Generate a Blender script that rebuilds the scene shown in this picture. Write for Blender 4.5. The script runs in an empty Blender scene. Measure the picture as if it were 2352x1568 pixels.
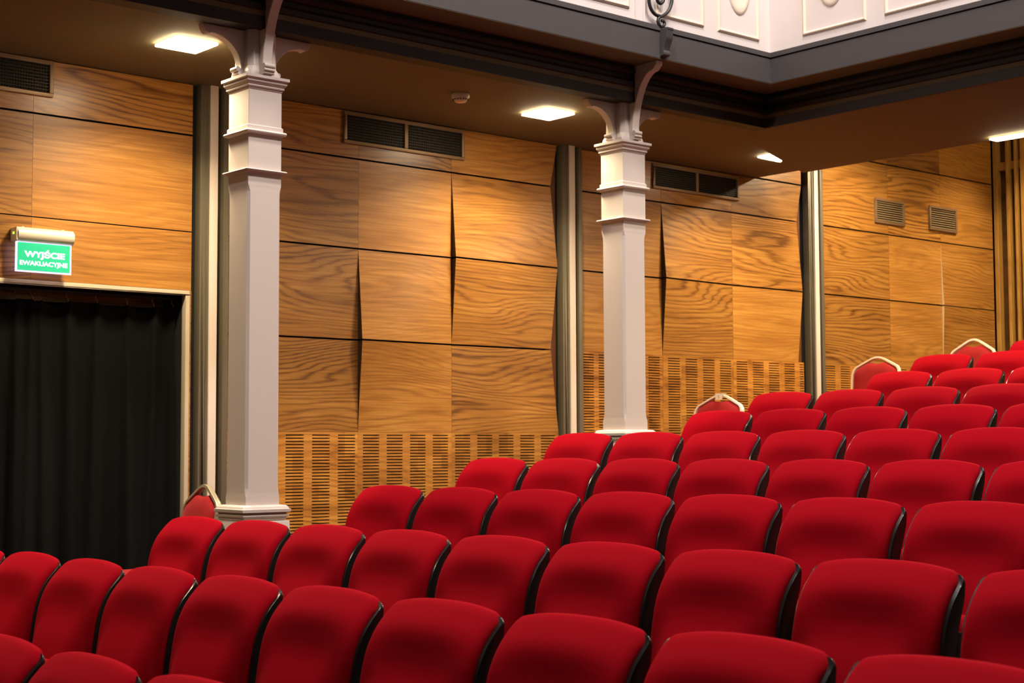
import bpy, bmesh, math, random
from mathutils import Vector, Matrix
random.seed(7)
SC = bpy.context.scene
COL = SC.collection
PI = math.pi

# ------------------------------------------------------------------ helpers
def link(o, parent=None):
    COL.objects.link(o)
    if parent is not None:
        o.parent = parent
    return o

def tag(o, label=None, cat=None, group=None, kind=None):
    if label: o['label'] = label
    if cat: o['category'] = cat
    if group: o['group'] = group
    if kind: o['kind'] = kind
    return o

def thing(name, label, cat, loc=(0, 0, 0), rotz=0.0, group=None):
    o = bpy.data.objects.new(name, None)
    o.empty_display_size = 0.1
    link(o)
    o.location = loc
    o.rotation_euler = (0, 0, rotz)
    return tag(o, label, cat, group)

class MB:
    """collects faces for ONE mesh object"""
    def __init__(self):
        self.v = []; self.f = []; self.m = []
    def add(self, verts, faces, mi=0):
        n = len(self.v)
        self.v += [tuple(p) for p in verts]
        for f in faces:
            self.f.append([i + n for i in f]); self.m.append(mi)
    def box(self, x0, x1, y0, y1, z0, z1, mi=0):
        x0, x1 = min(x0, x1), max(x0, x1); y0, y1 = min(y0, y1), max(y0, y1); z0, z1 = min(z0, z1), max(z0, z1)
        vs = [(x0,y0,z0),(x1,y0,z0),(x1,y1,z0),(x0,y1,z0),(x0,y0,z1),(x1,y0,z1),(x1,y1,z1),(x0,y1,z1)]
        self.add(vs, [(0,3,2,1),(4,5,6,7),(0,1,5,4),(1,2,6,5),(2,3,7,6),(3,0,4,7)], mi)
    def prism(self, pts, axis, a0, a1, mi=0):
        """closed outline pts (p,q) extruded along axis ('x','y','z') from a0 to a1"""
        def mk(p, a):
            if axis == 'x': return (a, p[0], p[1])
            if axis == 'y': return (p[0], a, p[1])
            return (p[0], p[1], a)
        n = len(pts)
        vs = [mk(p, a0) for p in pts] + [mk(p, a1) for p in pts]
        fs = [(i, (i+1) % n, n + (i+1) % n, n + i) for i in range(n)]
        fs.append(tuple(range(n))[::-1]); fs.append(tuple(range(n, 2*n)))
        self.add(vs, fs, mi)
    def stack(self, rings, cap=True, mi=0):
        """list of equally long rings of points, joined"""
        n = len(rings[0]); vs = [p for r in rings for p in r]; fs = []
        for k in range(len(rings)-1):
            for i in range(n):
                a = k*n+i; b = k*n+(i+1) % n
                fs.append((a, b, b+n, a+n))
        if cap:
            fs.append(tuple(range(n))[::-1]); fs.append(tuple(range((len(rings)-1)*n, len(rings)*n)))
        self.add(vs, fs, mi)
    def lathe(self, prof, c, n=28, mi=0):
        rings = []
        for r, z in prof:
            rings.append([(c[0]+r*math.cos(2*PI*i/n), c[1]+r*math.sin(2*PI*i/n), c[2]+z) for i in range(n)])
        self.stack(rings, True, mi)
    def tube(self, pts, r, n=8, flat=None, closed=False, mi=0):
        """sweep round (radius r) or rectangular (flat=(w,h)) section along pts"""
        P = [Vector(p) for p in pts]; m = len(P); rings = []
        up = None
        for i in range(m):
            if closed: t = (P[(i+1) % m] - P[i-1])
            else: t = P[min(i+1, m-1)] - P[max(i-1, 0)]
            t.normalize()
            if up is None:
                ref = Vector((1, 0, 0)) if abs(t.x) < 0.8 else Vector((0, 1, 0))
                up = (ref - t*ref.dot(t)).normalized()
            else:
                up = (up - t*up.dot(t)).normalized()
            b = t.cross(up)
            if flat:
                w, h = flat; c = 0.28
                sec = [(-w, -h*(1-c)), (-w, h*(1-c)), (-w*(1-c), h), (w*(1-c), h), (w, h*(1-c)), (w, -h*(1-c)), (w*(1-c), -h), (-w*(1-c), -h)]
                rings.append([tuple(P[i] + up*(s[0]/2) + b*(s[1]/2)) for s in sec])
            else:
                rings.append([tuple(P[i] + up*(r*math.cos(2*PI*k/n)) + b*(r*math.sin(2*PI*k/n))) for k in range(n)])
        if closed:
            rings.append(rings[0]); self.stack(rings, False, mi)
        else:
            self.stack(rings, True, mi)
    def build(self, name, mat, parent=None, smooth=False, bevel=0, seg=2, angle=40, mats=None):
        me = bpy.data.meshes.new(name)
        me.from_pydata(self.v, [], self.f)
        for mm in (mats or [mat]): me.materials.append(mm)
        if mats:
            for p, i in zip(me.polygons, self.m): p.material_index = i
        bm = bmesh.new(); bm.from_mesh(me)
        bmesh.ops.remove_doubles(bm, verts=bm.verts, dist=1e-6)
        bmesh.ops.recalc_face_normals(bm, faces=bm.faces)
        if bevel:
            es = [e for e in bm.edges if len(e.link_faces) == 2 and e.calc_face_angle(0) > math.radians(angle)]
            bmesh.ops.bevel(bm, geom=es, offset=bevel, segments=seg, affect='EDGES', profile=0.6, clamp_overlap=True)
        bm.to_mesh(me); bm.free()
        o = bpy.data.objects.new(name, me)
        link(o, parent)
        if smooth or bevel:
            for p in me.polygons: p.use_smooth = True
            try:
                me.set_sharp_from_angle(angle=math.radians(50 if smooth else 35))
            except Exception:
                pass
        return o

def copy_tree(o, parent=None):
    c = o.copy(); COL.objects.link(c); c.parent = parent
    for ch in list(o.children): copy_tree(ch, c)
    return c

# ------------------------------------------------------------------ materials
def srgb(r, g, b):
    f = lambda c: ((c/255)/12.92 if c/255 <= 0.04045 else (((c/255)+0.055)/1.055)**2.4)
    return (f(r), f(g), f(b), 1)

def mat(name, col, rough=0.6, metal=0.0, spec=0.5, coat=0.0, sheen=0.0, sheen_tint=None, emit=None, estr=0.0,
        bump=0.0, bscale=200.0, var=0.0, vscale=3.0):
    m = bpy.data.materials.new(name); m.use_nodes = True
    nt = m.node_tree; b = nt.nodes['Principled BSDF']
    b.inputs['Base Color'].default_value = col
    b.inputs['Roughness'].default_value = rough
    b.inputs['Metallic'].default_value = metal
    b.inputs['Specular IOR Level'].default_value = spec
    b.inputs['Coat Weight'].default_value = coat
    b.inputs['Coat Roughness'].default_value = 0.15
    b.inputs['Sheen Weight'].default_value = sheen
    b.inputs['Sheen Roughness'].default_value = 0.35
    if sheen_tint: b.inputs['Sheen Tint'].default_value = sheen_tint
    if emit:
        b.inputs['Emission Color'].default_value = emit
        b.inputs['Emission Strength'].default_value = estr
    tc = nt.nodes.new('ShaderNodeTexCoord')
    if var:
        n = nt.nodes.new('ShaderNodeTexNoise'); n.inputs['Scale'].default_value = vscale; n.inputs['Detail'].default_value = 5
        nt.links.new(tc.outputs['Object'], n.inputs['Vector'])
        mp = nt.nodes.new('ShaderNodeMapRange'); mp.inputs['To Min'].default_value = 1-var; mp.inputs['To Max'].default_value = 1+var
        nt.links.new(n.outputs['Fac'], mp.inputs['Value'])
        h = nt.nodes.new('ShaderNodeHueSaturation'); h.inputs['Color'].default_value = col
        nt.links.new(mp.outputs['Result'], h.inputs['Value'])
        nt.links.new(h.outputs['Color'], b.inputs['Base Color'])
    if bump:
        n2 = nt.nodes.new('ShaderNodeTexNoise'); n2.inputs['Scale'].default_value = bscale; n2.inputs['Detail'].default_value = 3
        nt.links.new(tc.outputs['Object'], n2.inputs['Vector'])
        bp = nt.nodes.new('ShaderNodeBump'); bp.inputs['Strength'].default_value = bump; bp.inputs['Distance'].default_value = 0.002
        nt.links.new(n2.outputs['Fac'], bp.inputs['Height']); nt.links.new(bp.outputs['Normal'], b.inputs['Normal'])
    return m

def wood(name, dark, mid, light, rough=0.38, vertical=False, cell=None):
    """figured veneer; grain runs along X (or Z); each object carries its own obj['seed']"""
    m = bpy.data.materials.new(name); m.use_nodes = True
    nt = m.node_tree; L = nt.links; N = nt.nodes; b = N['Principled BSDF']
    def math_(op, a=None, bb=None):
        n = N.new('ShaderNodeMath'); n.operation = op
        for i, v in enumerate((a, bb)):
            if v is None: continue
            if hasattr(v, 'is_output') or hasattr(v, 'links'): L.new(v, n.inputs[i])
            else: n.inputs[i].default_value = v
        return n.outputs[0]
    tc = N.new('ShaderNodeTexCoord')
    at = N.new('ShaderNodeAttribute'); at.attribute_type = 'OBJECT'; at.attribute_name = 'seed'
    sp = N.new('ShaderNodeSeparateXYZ'); L.new(tc.outputs['Object'], sp.inputs[0])
    along, across = (sp.outputs['Z'], sp.outputs['X']) if vertical else (sp.outputs['X'], sp.outputs['Z'])
    seed = at.outputs['Fac']
    def vec(a, c, sa, sc):
        cb = N.new('ShaderNodeCombineXYZ')
        L.new(math_('MULTIPLY', a, sa), cb.inputs[0]); L.new(math_('MULTIPLY', c, sc), cb.inputs[1])
        L.new(math_('MULTIPLY', seed, 7.31), cb.inputs[2])
        return cb.outputs[0]
    def noise(v, scale, detail, dist=0.0):
        n = N.new('ShaderNodeTexNoise'); n.inputs['Scale'].default_value = scale; n.inputs['Detail'].default_value = detail
        n.inputs['Distortion'].default_value = dist
        L.new(v, n.inputs['Vector']); return n.outputs['Fac']
    big = noise(vec(along, across, 0.55, 2.4), 1.0, 1.2, 0.2)        # slow undulation: cathedral figure
    med = noise(vec(along, across, 2.2, 24.0), 1.0, 3.0)
    ring = math_('ADD', math_('MULTIPLY', across, 10.0), math_('MULTIPLY', big, 7.0))
    ring = math_('ADD', ring, math_('MULTIPLY', med, 0.55))
    s = math_('ADD', math_('MULTIPLY', math_('SINE', math_('MULTIPLY', ring, 17.0)), 0.5), 0.5)
    s = math_('POWER', s, 3.0)
    figure = math_('ADD', math_('MULTIPLY', math_('FRACT', math_('MULTIPLY', seed, 0.377)), 0.26), 0.05)   # some sheets are plain, some lively
    fade = noise(vec(along, across, 1.0, 1.6), 1.0, 2.0)
    fine = noise(vec(along, across, 4.0, 170.0), 1.0, 4.0)
    streak = noise(vec(along, across, 1.3, 48.0), 1.0, 3.0)
    cloud = noise(vec(along, across, 1.1, 6.0), 1.0, 3.0)
    t = math_('MULTIPLY', math_('MULTIPLY', s, figure), math_('ADD', math_('MULTIPLY', fade, 1.6), 0.15))
    t = math_('ADD', t, math_('MULTIPLY', fine, 0.34))
    t = math_('ADD', t, math_('MULTIPLY', streak, 0.36))
    t = math_('ADD', t, math_('MULTIPLY', cloud, 0.30))
    if cell:
        # small veneer pieces with their own tone
        wv = N.new('ShaderNodeTexWhiteNoise'); wv.noise_dimensions = '2D'
        cb = N.new('ShaderNodeCombineXYZ')
        L.new(math_('FLOOR', math_('MULTIPLY', along, cell[0])), cb.inputs[0]); L.new(math_('FLOOR', math_('MULTIPLY', across, cell[1])), cb.inputs[1])
        L.new(cb.outputs[0], wv.inputs['Vector'])
        t = math_('ADD', t, math_('MULTIPLY', math_('SUBTRACT', wv.outputs['Value'], 0.5), 0.22))
    cr = N.new('ShaderNodeValToRGB'); e = cr.color_ramp.elements
    e[0].position = 0.30; e[0].color = light; e[1].position = 0.84; e[1].color = dark
    k = e.new(0.53); k.color = mid
    L.new(t, cr.inputs['Fac'])
    hs = N.new('ShaderNodeHueSaturation'); L.new(cr.outputs['Color'], hs.inputs['Color'])
    fr = math_('FRACT', math_('MULTIPLY', seed, 0.6180339))
    mp = N.new('ShaderNodeMapRange'); mp.inputs['To Min'].default_value = 0.80; mp.inputs['To Max'].default_value = 1.14
    L.new(fr, mp.inputs['Value']); L.new(mp.outputs['Result'], hs.inputs['Value'])
    L.new(hs.outputs['Color'], b.inputs['Base Color'])
    b.inputs['Roughness'].default_value = rough
    b.inputs['Specular IOR Level'].default_value = 0.45; b.inputs['Coat Weight'].default_value = 0.35; b.inputs['Coat Roughness'].default_value = 0.24
    bp = N.new('ShaderNodeBump'); bp.inputs['Strength'].default_value = 0.06; bp.inputs['Distance'].default_value = 0.001
    L.new(fine, bp.inputs['Height']); L.new(bp.outputs['Normal'], b.inputs['Normal'])
    return m

M = {}
M['wood'] = wood('walnut_veneer', srgb(110, 65, 24), srgb(178, 119, 50), srgb(214, 157, 78))
M['wood_grille'] = wood('slotted_veneer', srgb(130, 80, 30), srgb(184, 122, 50), srgb(212, 150, 70), cell=(5.4, 11))
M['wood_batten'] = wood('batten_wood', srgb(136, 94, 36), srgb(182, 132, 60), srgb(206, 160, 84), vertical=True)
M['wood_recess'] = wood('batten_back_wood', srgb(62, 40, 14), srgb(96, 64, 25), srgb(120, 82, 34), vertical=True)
M['velvet'] = mat('red_velvet', (0.29, 0.0012, 0.0070, 1), rough=0.9, spec=0.04, sheen=0.14, sheen_tint=(1.0, 0.05, 0.08, 1), bump=0.25, bscale=900)
M['velvet_flat'] = mat('red_chair_cloth', (0.33, 0.016, 0.018, 1), rough=0.9, spec=0.15, sheen=0.2, sheen_tint=(1, .3, .3, 1), bump=0.3, bscale=700)
M['shell'] = mat('black_gloss_shell', (0.012, 0.0105, 0.010, 1), rough=0.24, spec=0.7)
M['black_metal'] = mat('black_metal', (0.012, 0.012, 0.012, 1), rough=0.45, spec=0.5)
M['column'] = mat('column_paint', srgb(212, 198, 188), rough=0.5, spec=0.35, bump=0.08, bscale=160)
M['white'] = mat('parapet_white', srgb(220, 209, 205), rough=0.6)
M['moulding'] = mat('parapet_moulding', srgb(228, 212, 192), rough=0.55)
M['fascia'] = mat('grey_fascia', srgb(72, 68, 69), rough=0.6, spec=0.3, bump=0.05, bscale=120)
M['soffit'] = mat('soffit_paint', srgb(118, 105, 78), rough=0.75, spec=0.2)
M['beam'] = mat('dark_beam', srgb(52, 46, 44), rough=0.6, spec=0.3)
M['edge_shaded'] = mat('shaded_panel_edge', srgb(46, 24, 10), rough=0.6)  # panel sides facing away from the lamps: shade put into the colour
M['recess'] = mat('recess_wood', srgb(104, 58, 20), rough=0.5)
M['edge_lit'] = mat('lit_panel_edge', srgb(226, 200, 160), rough=0.5)  # proud edge in the last bay: lamp light put into the colour
M['dark'] = mat('dark_gap', (0.006, 0.005, 0.004, 1), rough=0.9)
M['alu'] = mat('grey_channel', srgb(124, 114, 95), rough=0.42, metal=0.35)
M['alu_dark'] = mat('olive_channel', srgb(74, 68, 48), rough=0.38, metal=0.45)
M['cover'] = mat('white_cover', srgb(238, 220, 206), rough=0.5)
M['frame'] = mat('vent_frame', srgb(146, 116, 86), rough=0.4, metal=0.3)
M['slat'] = mat('vent_slat', srgb(58, 47, 36), rough=0.45, metal=0.3)
M['slat_light'] = mat('vent_louvre', srgb(150, 126, 90), rough=0.45, metal=0.3)
M['doorframe'] = mat('door_frame', srgb(222, 204, 176), rough=0.35, metal=0.25)
M['curtain'] = mat('black_curtain', (0.0042, 0.0044, 0.0042, 1), rough=0.9, spec=0.12, sheen=0.0, bump=0.3, bscale=600)
M['chairframe'] = mat('champagne_frame', srgb(246, 236, 216), rough=0.32, metal=0.25, coat=0.3)
M['chairframe_shaded'] = mat('shaded_champagne_frame', srgb(176, 162, 136), rough=0.35, metal=0.45)  # same frame as above, darkened in colour for the shade around the first chair
M['plastic'] = mat('white_plastic', srgb(226, 214, 190), rough=0.4)
M['housing'] = mat('sign_housing', srgb(236, 228, 206), rough=0.28, metal=0.15)
M['iron'] = mat('wrought_iron', (0.012, 0.011, 0.013, 1), rough=0.5)
M['carpet'] = mat('dark_carpet', srgb(62, 40, 34), rough=0.95, bump=0.4, bscale=300, var=0.2, vscale=40)
M['plaster'] = mat('hall_plaster', srgb(196, 184, 168), rough=0.8)
M['lamp'] = mat('lamp_diffuser', srgb(255, 250, 235), rough=0.4, emit=(1.0, 0.83, 0.54, 1), estr=38.0)
M['lamp_rim'] = mat('lamp_rim', srgb(210, 200, 180), rough=0.4)
M['sign_green'] = mat('sign_green', srgb(30, 160, 110), rough=0.3, emit=(0.02, 0.44, 0.22, 1), estr=1.0)
M['sign_white'] = mat('sign_letter', srgb(240, 240, 240), rough=0.4, emit=(0.95, 1.0, 0.97, 1), estr=1.25)
M['sign_edge'] = mat('sign_edge', srgb(220, 210, 250), rough=0.3, emit=(0.72, 0.66, 1.0, 1), estr=0.9)
M['led'] = mat('green_led', srgb(160, 230, 60), rough=0.3, emit=(0.5, 1.0, 0.05, 1), estr=1.5)
M['tagwhite'] = mat('tag_paper', srgb(238, 228, 200), rough=0.6)
M['ink'] = mat('tag_ink', srgb(120, 100, 70), rough=0.7)

# ------------------------------------------------------------------ main dimensions (metres)
WY = 7.80            # face of the panelled side wall
CZ_ = 3.566          # soffit under the side balcony
ZA, ZB, ZC_, ZD = 3.270, 2.716, 2.156, 1.594   # horizontal joints of the panelling
ROWS = {1: (1.80, None, 0.945), 2: (2.729, 5.962, 1.041), 3: (3.634, 6.232, 1.151), 4: (4.573, 5.974, 1.282), 5: (5.464, 6.229, 1.410),
        6: (6.298, 6.435, 1.549), 7: (7.171, 6.134, 1.685), 8: (8.105, 6.413, 1.826), 9: (9.017, 6.125, 1.977), 10: (9.93, 6.395, 2.140), 11: (10.83, 6.125, 2.285)}
TIP = 0.87           # height of the seat-back corner above its row's floor
def row_floor(k): return ROWS[k][2] - TIP

# ------------------------------------------------------------------ floor: one stepped floor
f = MB()
edges = [-6.0]; levels = []
for k in range(1, 12):
    edges.append(ROWS[k][0] - 0.56)
edges.append(12.7)
lv = [row_floor(1) - 0.075] + [row_floor(k) for k in range(1, 12)]
AISLE = 0.45          # the side aisle steps up a little earlier than the rows
for i in range(len(lv)):
    f.box(edges[i], edges[i+1], -9.0, 6.86, lv[i]-0.5, lv[i])
    a0 = edges[i]-(AISLE if i else 0); a1 = edges[i+1]-(AISLE if i < len(lv)-1 else 0)
    f.box(a0, a1, 6.86, WY + 0.9, lv[i]-0.5, lv[i])
floor = f.build('floor', M['carpet']); tag(floor, kind='structure')

# ------------------------------------------------------------------ side wall with its veneer panels
w = MB()
w.box(-6.0, 2.30, WY+0.035, WY+0.25, -0.5, 5.6)
w.box(4.281, 12.62, WY+0.035, WY+0.25, -0.5, 5.6)
w.box(2.30, 4.281, WY+0.035, WY+0.25, 2.362, 5.6)
wall = w.build('wall_left', M['dark']); tag(wall, kind='structure')

seed_n = [3]
def panel(x0, x1, z0, z1, off=(0, 0, 0, 0), seed=None, gx=0.0006, gz=0.0055, n=10, slant=(0, 0), edge='edge_shaded', gb=None):
    """veneer panel; off = how far its corners (bl, br, tr, tl) stand out of the wall"""
    x0 += gx; x1 -= gx; z0 += gz if gb is None else gb; z1 -= gz
    m = MB()
    fr = []; 
    for j in range(n+1):
        v = j/n
        for i in range(n+1):
            u = i/n
            o = off[0]*(1-u)*(1-v) + off[1]*u*(1-v) + off[2]*u*v + off[3]*(1-u)*v
            xr = x1-(slant[0]*(1-v)+slant[1]*v)
            fr.append((x0+(xr-x0)*u, WY-o, z0+(z1-z0)*v))
    k = n+1; fs = []
    for j in range(n):
        for i in range(n):
            fs.append((j*k+i, j*k+i+1, (j+1)*k+i+1, (j+1)*k+i))
    m.add(fr, fs)
    rim = [j for j in range(n+1)] + [j*k+n for j in range(1, n+1)] + [n*k+i for i in range(n-1, -1, -1)] + [j*k for j in range(n-1, 0, -1)]
    back = [(fr[i][0], WY+0.034, fr[i][2]) for i in rim]
    vs = [fr[i] for i in rim] + back; q = len(rim)
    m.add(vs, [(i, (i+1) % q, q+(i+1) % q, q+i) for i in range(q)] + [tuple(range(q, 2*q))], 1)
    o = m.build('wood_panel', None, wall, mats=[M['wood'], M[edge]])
    if seed is None:
        seed_n[0] += 1; seed = seed_n[0]
    o['seed'] = float(seed)
    return o

P_ = 0.046
bays = [
    # columns, rows, protruding nodes (x index, z index)
    ([4.555, 5.466, 6.195, 7.118], [CZ_, ZA, ZB, ZC_, ZD], {(2, 2): 'r', (1, 3): 'r'}),
    ([7.325, 8.139, 8.907, 9.742], [CZ_, ZA, ZB, ZC_], {(1, 2): 'r'}),
    ([9.995, 10.89, 11.65, 12.47], [4.75, 3.865, ZA, ZB, ZC_], {(2, 3): 'r'}),
]
for cols, rws, nodes in bays:
    for j in range(len(rws)-1):
        for i in range(len(cols)-1):
            off = [0, 0, 0, 0]
            out_ = 0.022 if cols[0] > 9 else P_
            if (i, j+1) in nodes: off[0] = out_
            if (i, j) in nodes: off[3] = out_
            sl = (0, 0)
            if i == len(cols)-2 and cols[0] < 9:      # the last sheet of a bay is cut on the slant beside the pilaster
                tall = {ZA: 0.062, ZC_: 0.066}
                sl = (tall.get(rws[j+1], 0.0), tall.get(rws[j], 0.0))
            panel(cols[i], cols[i+1], rws[j+1], rws[j], off, gb=0.0006 if j == len(rws)-2 else None, slant=sl, edge='edge_lit' if (cols[0] > 9 and max(off) > 0) else 'edge_shaded')
    if cols[0] < 9:
        m = MB(); m.box(cols[-1]-0.10, cols[-1], WY+0.022, WY+0.033, rws[-1], rws[0]); m.build('recess_strip', M['recess'], wall)
panel(9.206, 9.742, CZ_+0.002, 4.02, seed=16)
# bay with the curtained door
for (x0, x1, z0, z1) in [(3.379, 4.322, ZA, CZ_), (2.55, 3.379, ZA, CZ_), (1.70, 2.55, ZA, CZ_),
                         (3.379, 4.322, ZB, ZA), (2.55, 3.379, ZB, ZA), (1.70, 2.55, ZB, ZA),
                         (3.379, 4.322, 2.386, ZB), (2.55, 3.379, 2.386, ZB), (1.70, 2.55, 2.386, ZB),
                         (4.308, 4.324, 0.2, 2.386), (1.70, 2.27, 0.0, 2.386), (-1.0, 1.70, ZB, CZ_), (-1.0, 1.70, 0.0, ZB)]:
    panel(x0, x1, z0, z1, gz=0.0055 if z0 > 2.39 else 0.0005)

def grille(x0, x1, zt, zb, first, pitch, width, n_cols):
    """veneer sheet with columns of real slots"""
    m = MB(); y0, y1 = WY, WY+0.018
    sl, pz = 0.0066, 0.0187
    top = zt-0.015
    m.box(x0, x1, y0, y1, top, zt-0.0005)
    nrow = int((top-zb)/pz)
    zlast = top-nrow*pz
    m.box(x0, x1, y0, y1, zb-0.02, zlast)
    xs = [x0]
    for c in range(n_cols):
        a = first+c*pitch; b_ = min(a+width, x1-0.004)
        if a > x1-0.02: break
        m.box(xs[-1], a, y0, y1, zlast, top)
        for r in range(nrow):
            zz = top-r*pz
            m.box(a, b_, y0, y1, zz-pz, zz-sl)
        xs.append(b_)
    m.box(xs[-1], x1, y0, y1, zlast, top)
    o = m.build('slotted_panel', M['wood_grille'], wall)
    seed_n[0] += 1; o['seed'] = float(seed_n[0])
grille(4.555, 5.4655, ZD, 0.45, 4.952-2*0.1845, 0.1845, 0.126, 5)
grille(5.4662, 6.1946, ZD, 0.45, 5.504, 0.1795, 0.122, 4)
grille(6.1953, 7.118, ZD, 0.60, 6.222, 0.184, 0.126, 5)
grille(7.325, 8.1386, ZC_, 0.75, 7.335, 0.164, 0.118, 5)
grille(8.1393, 8.9066, ZC_, 0.90, 8.195, 0.187, 0.124, 4)
grille(8.9073, 9.742, ZC_, 1.0, 8.943, 0.187, 0.124, 5)
grille(9.995, 12.47, ZC_, 1.2, 10.015, 0.194, 0.124, 13)

# ------------------------------------------------------------------ pilaster strips on the wall (setting)
def pilaster(i, c, z0, z1):
    m = MB()
    m.box(c-0.078, c-0.024, WY-0.030, WY+0.03, z0, z1)
    m.box(c-0.040, c-0.024, WY-0.038, WY-0.030, z0, z1)
    m.box(c+0.072, c+0.108, WY-0.030, WY+0.03, z0, z1)
    o = m.build('trim_%d' % i, M['alu'], bevel=0.003); tag(o, kind='structure')
    m = MB(); m.box(c-0.0235, c+0.026, WY-0.046, WY+0.03, z0, z1)
    m.build('cover_strip', M['cover'], o, bevel=0.004)
    m = MB(); m.box(c+0.0265, c+0.0715, WY+0.012, WY+0.03, z0, z1); m.box(c+0.040, c+0.055, WY+0.004, WY+0.012, z0, z1)
    m.build('channel', M['alu_dark'], o, bevel=0.002)
pilaster(1, 4.436, 0.0, CZ_)
pilaster(2, 7.219, 0.3, CZ_)
pilaster(3, 9.873, 0.6, 4.75)

# ------------------------------------------------------------------ ceiling: side soffit, dropped rear soffit, raised ceiling behind
c = MB()
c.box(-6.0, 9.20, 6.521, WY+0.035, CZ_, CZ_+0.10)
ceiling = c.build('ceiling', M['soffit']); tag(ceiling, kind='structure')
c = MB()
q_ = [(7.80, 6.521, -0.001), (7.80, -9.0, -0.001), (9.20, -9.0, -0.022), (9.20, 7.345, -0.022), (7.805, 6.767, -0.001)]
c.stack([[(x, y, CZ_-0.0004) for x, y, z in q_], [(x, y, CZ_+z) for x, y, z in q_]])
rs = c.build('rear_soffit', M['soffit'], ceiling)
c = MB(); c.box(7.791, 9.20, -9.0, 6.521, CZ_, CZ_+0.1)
c.box(9.20, 10.80, -9.0, WY+0.035, 4.03, 4.9); c.box(10.801, 12.7, -9.0, WY+0.035, 4.76, 4.9)  # unseen; the lower front step is added to shade the upper wall behind it
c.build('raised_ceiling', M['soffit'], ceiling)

# beam, fascia and balcony front run along both sides and meet in the corner
def run_profile(name, prof, yb, xb, material, i, bevel=0.0):
    """profile points (d, z): d = distance out into the hall from the lines y=yb / x=xb; mitred in the corner"""
    m = MB(); n = len(prof)
    A = [(-6.0, yb-d, z) for d, z in prof]; B = [(xb-d, yb-d, z) for d, z in prof]; C = [(xb-d, -9.0, z) for d, z in prof]
    m.stack([A, B, C], True)
    o = m.build(name, material, bevel=bevel); 
    return o
bp_ = [(0, CZ_), (0, 3.625), (-0.012, 3.630), (-0.012, 3.650), (0.012, 3.656), (0.012, 3.682), (0.0, 3.690), (-0.014, 3.705), (-0.014, 3.725),
       (0.006, 3.730), (0.018, 3.745), (0.018, 3.758), (0.0, 3.763), (0.0, 3.795), (-0.10, 3.795), (-0.10, CZ_+0.002), (-0.001, CZ_+0.002)]
bp_ = [(0, CZ_-0.001)] + bp_[1:-1] + [(-0.10, CZ_-0.001)]
beam = run_profile('trim_4', bp_[:-2] + [(-0.0005, 3.795), (-0.0005, CZ_-0.001)] if False else bp_, 6.520, 7.790, M['beam'], 4)
tag(beam, kind='structure')
fp = [(0.0, 3.790), (0.0, 3.945), (-0.012, 3.947), (-0.012, 3.952), (0.006, 3.954), (0.006, 3.982), (0.002, 3.986), (-0.25, 3.986), (-0.25, 3.79)]
fas = run_profile('trim_5', fp, 6.300, 7.585, M['fascia'], 5); tag(fas, kind='structure')
op = [(-0.002, 3.7895), (-0.30, 3.7895), (-0.30, 3.786), (-0.002, 3.786)]
ov = run_profile('overhang_soffit', op, 6.300, 7.585, M['soffit'], 6); ov.parent = fas
pp = [(0.0, 3.9865), (0.0, 5.0), (-0.15, 5.0), (-0.15, 3.9865)]
par = run_profile('trim_6', pp, 6.325, 7.610, M['white'], 7); tag(par, kind='structure')

def frame_on(plane, a0, a1, z0, z1, w=0.024, d=0.012):
    """raised rectangular moulding on the parapet; plane 'y' (side) or 'x' (rear)"""
    m = MB()
    def ring(inset, out):
        pts = [(a0+inset, z0+inset), (a1-inset, z0+inset), (a1-inset, z1-inset), (a0+inset, z1-inset)]
        return [(p[0], 6.325-out, p[1]) if plane == 'y' else (7.610-out, p[0], p[1]) for p in pts]
    m.stack([ring(0, 0.0005), ring(0.003, d*0.6), ring(0.009, d), ring(w-0.008, d), ring(w-0.003, d*0.5), ring(w, 0.0005)], False)
    m.build('panel_moulding', M['moulding'], par)
def medallion(plane, a, zc, ra, rz, d=0.010):
    m = MB(); rings = []
    for s, o in ((1.0, 0.0005), (0.98, d*0.6), (0.9, d), (0.78, d*0.95), (0.74, d*0.7), (0.3, d*0.75), (0.02, d*0.8)):
        r = []
        for i in range(32):
            t = 2*PI*i/32
            p = (a+ra*s*math.cos(t), zc+rz*s*math.sin(t))
            r.append((p[0], 6.325-o, p[1]) if plane == 'y' else (7.610-o, p[0], p[1]))
        rings.append(r)
    m.stack(rings, True)
    m.build('medallion', M['moulding'], par, smooth=True)
for a0, a1 in ((7.116, 7.505), (6.570, 6.989), (5.55, 6.348), (4.6, 5.42), (3.6, 4.45)):
    frame_on('y', a0, a1, 4.050, 4.85)
medallion('y', 7.318, 4.42, 0.115, 0.235); medallion('y', 6.775, 4.42, 0.115, 0.215)
for a0, a1 in ((5.576, 6.056), (4.62, 5.444), (3.8, 4.48), (2.9, 3.66)):
    frame_on('x', a0, a1, 4.046, 4.85)
medallion('x', 5.832, 4.42, 0.115, 0.235)
m = MB(); m.box(6.452, 6.470, 6.312, 6.3245, 3.987, 4.98); m.box(6.395, 6.452, 6.317, 6.3245, 3.987, 4.98)
m.box(7.5, 7.56, 6.3215, 6.3245, 3.987, 4.98)
m.build('parapet_pilaster', M['white'], par)

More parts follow.
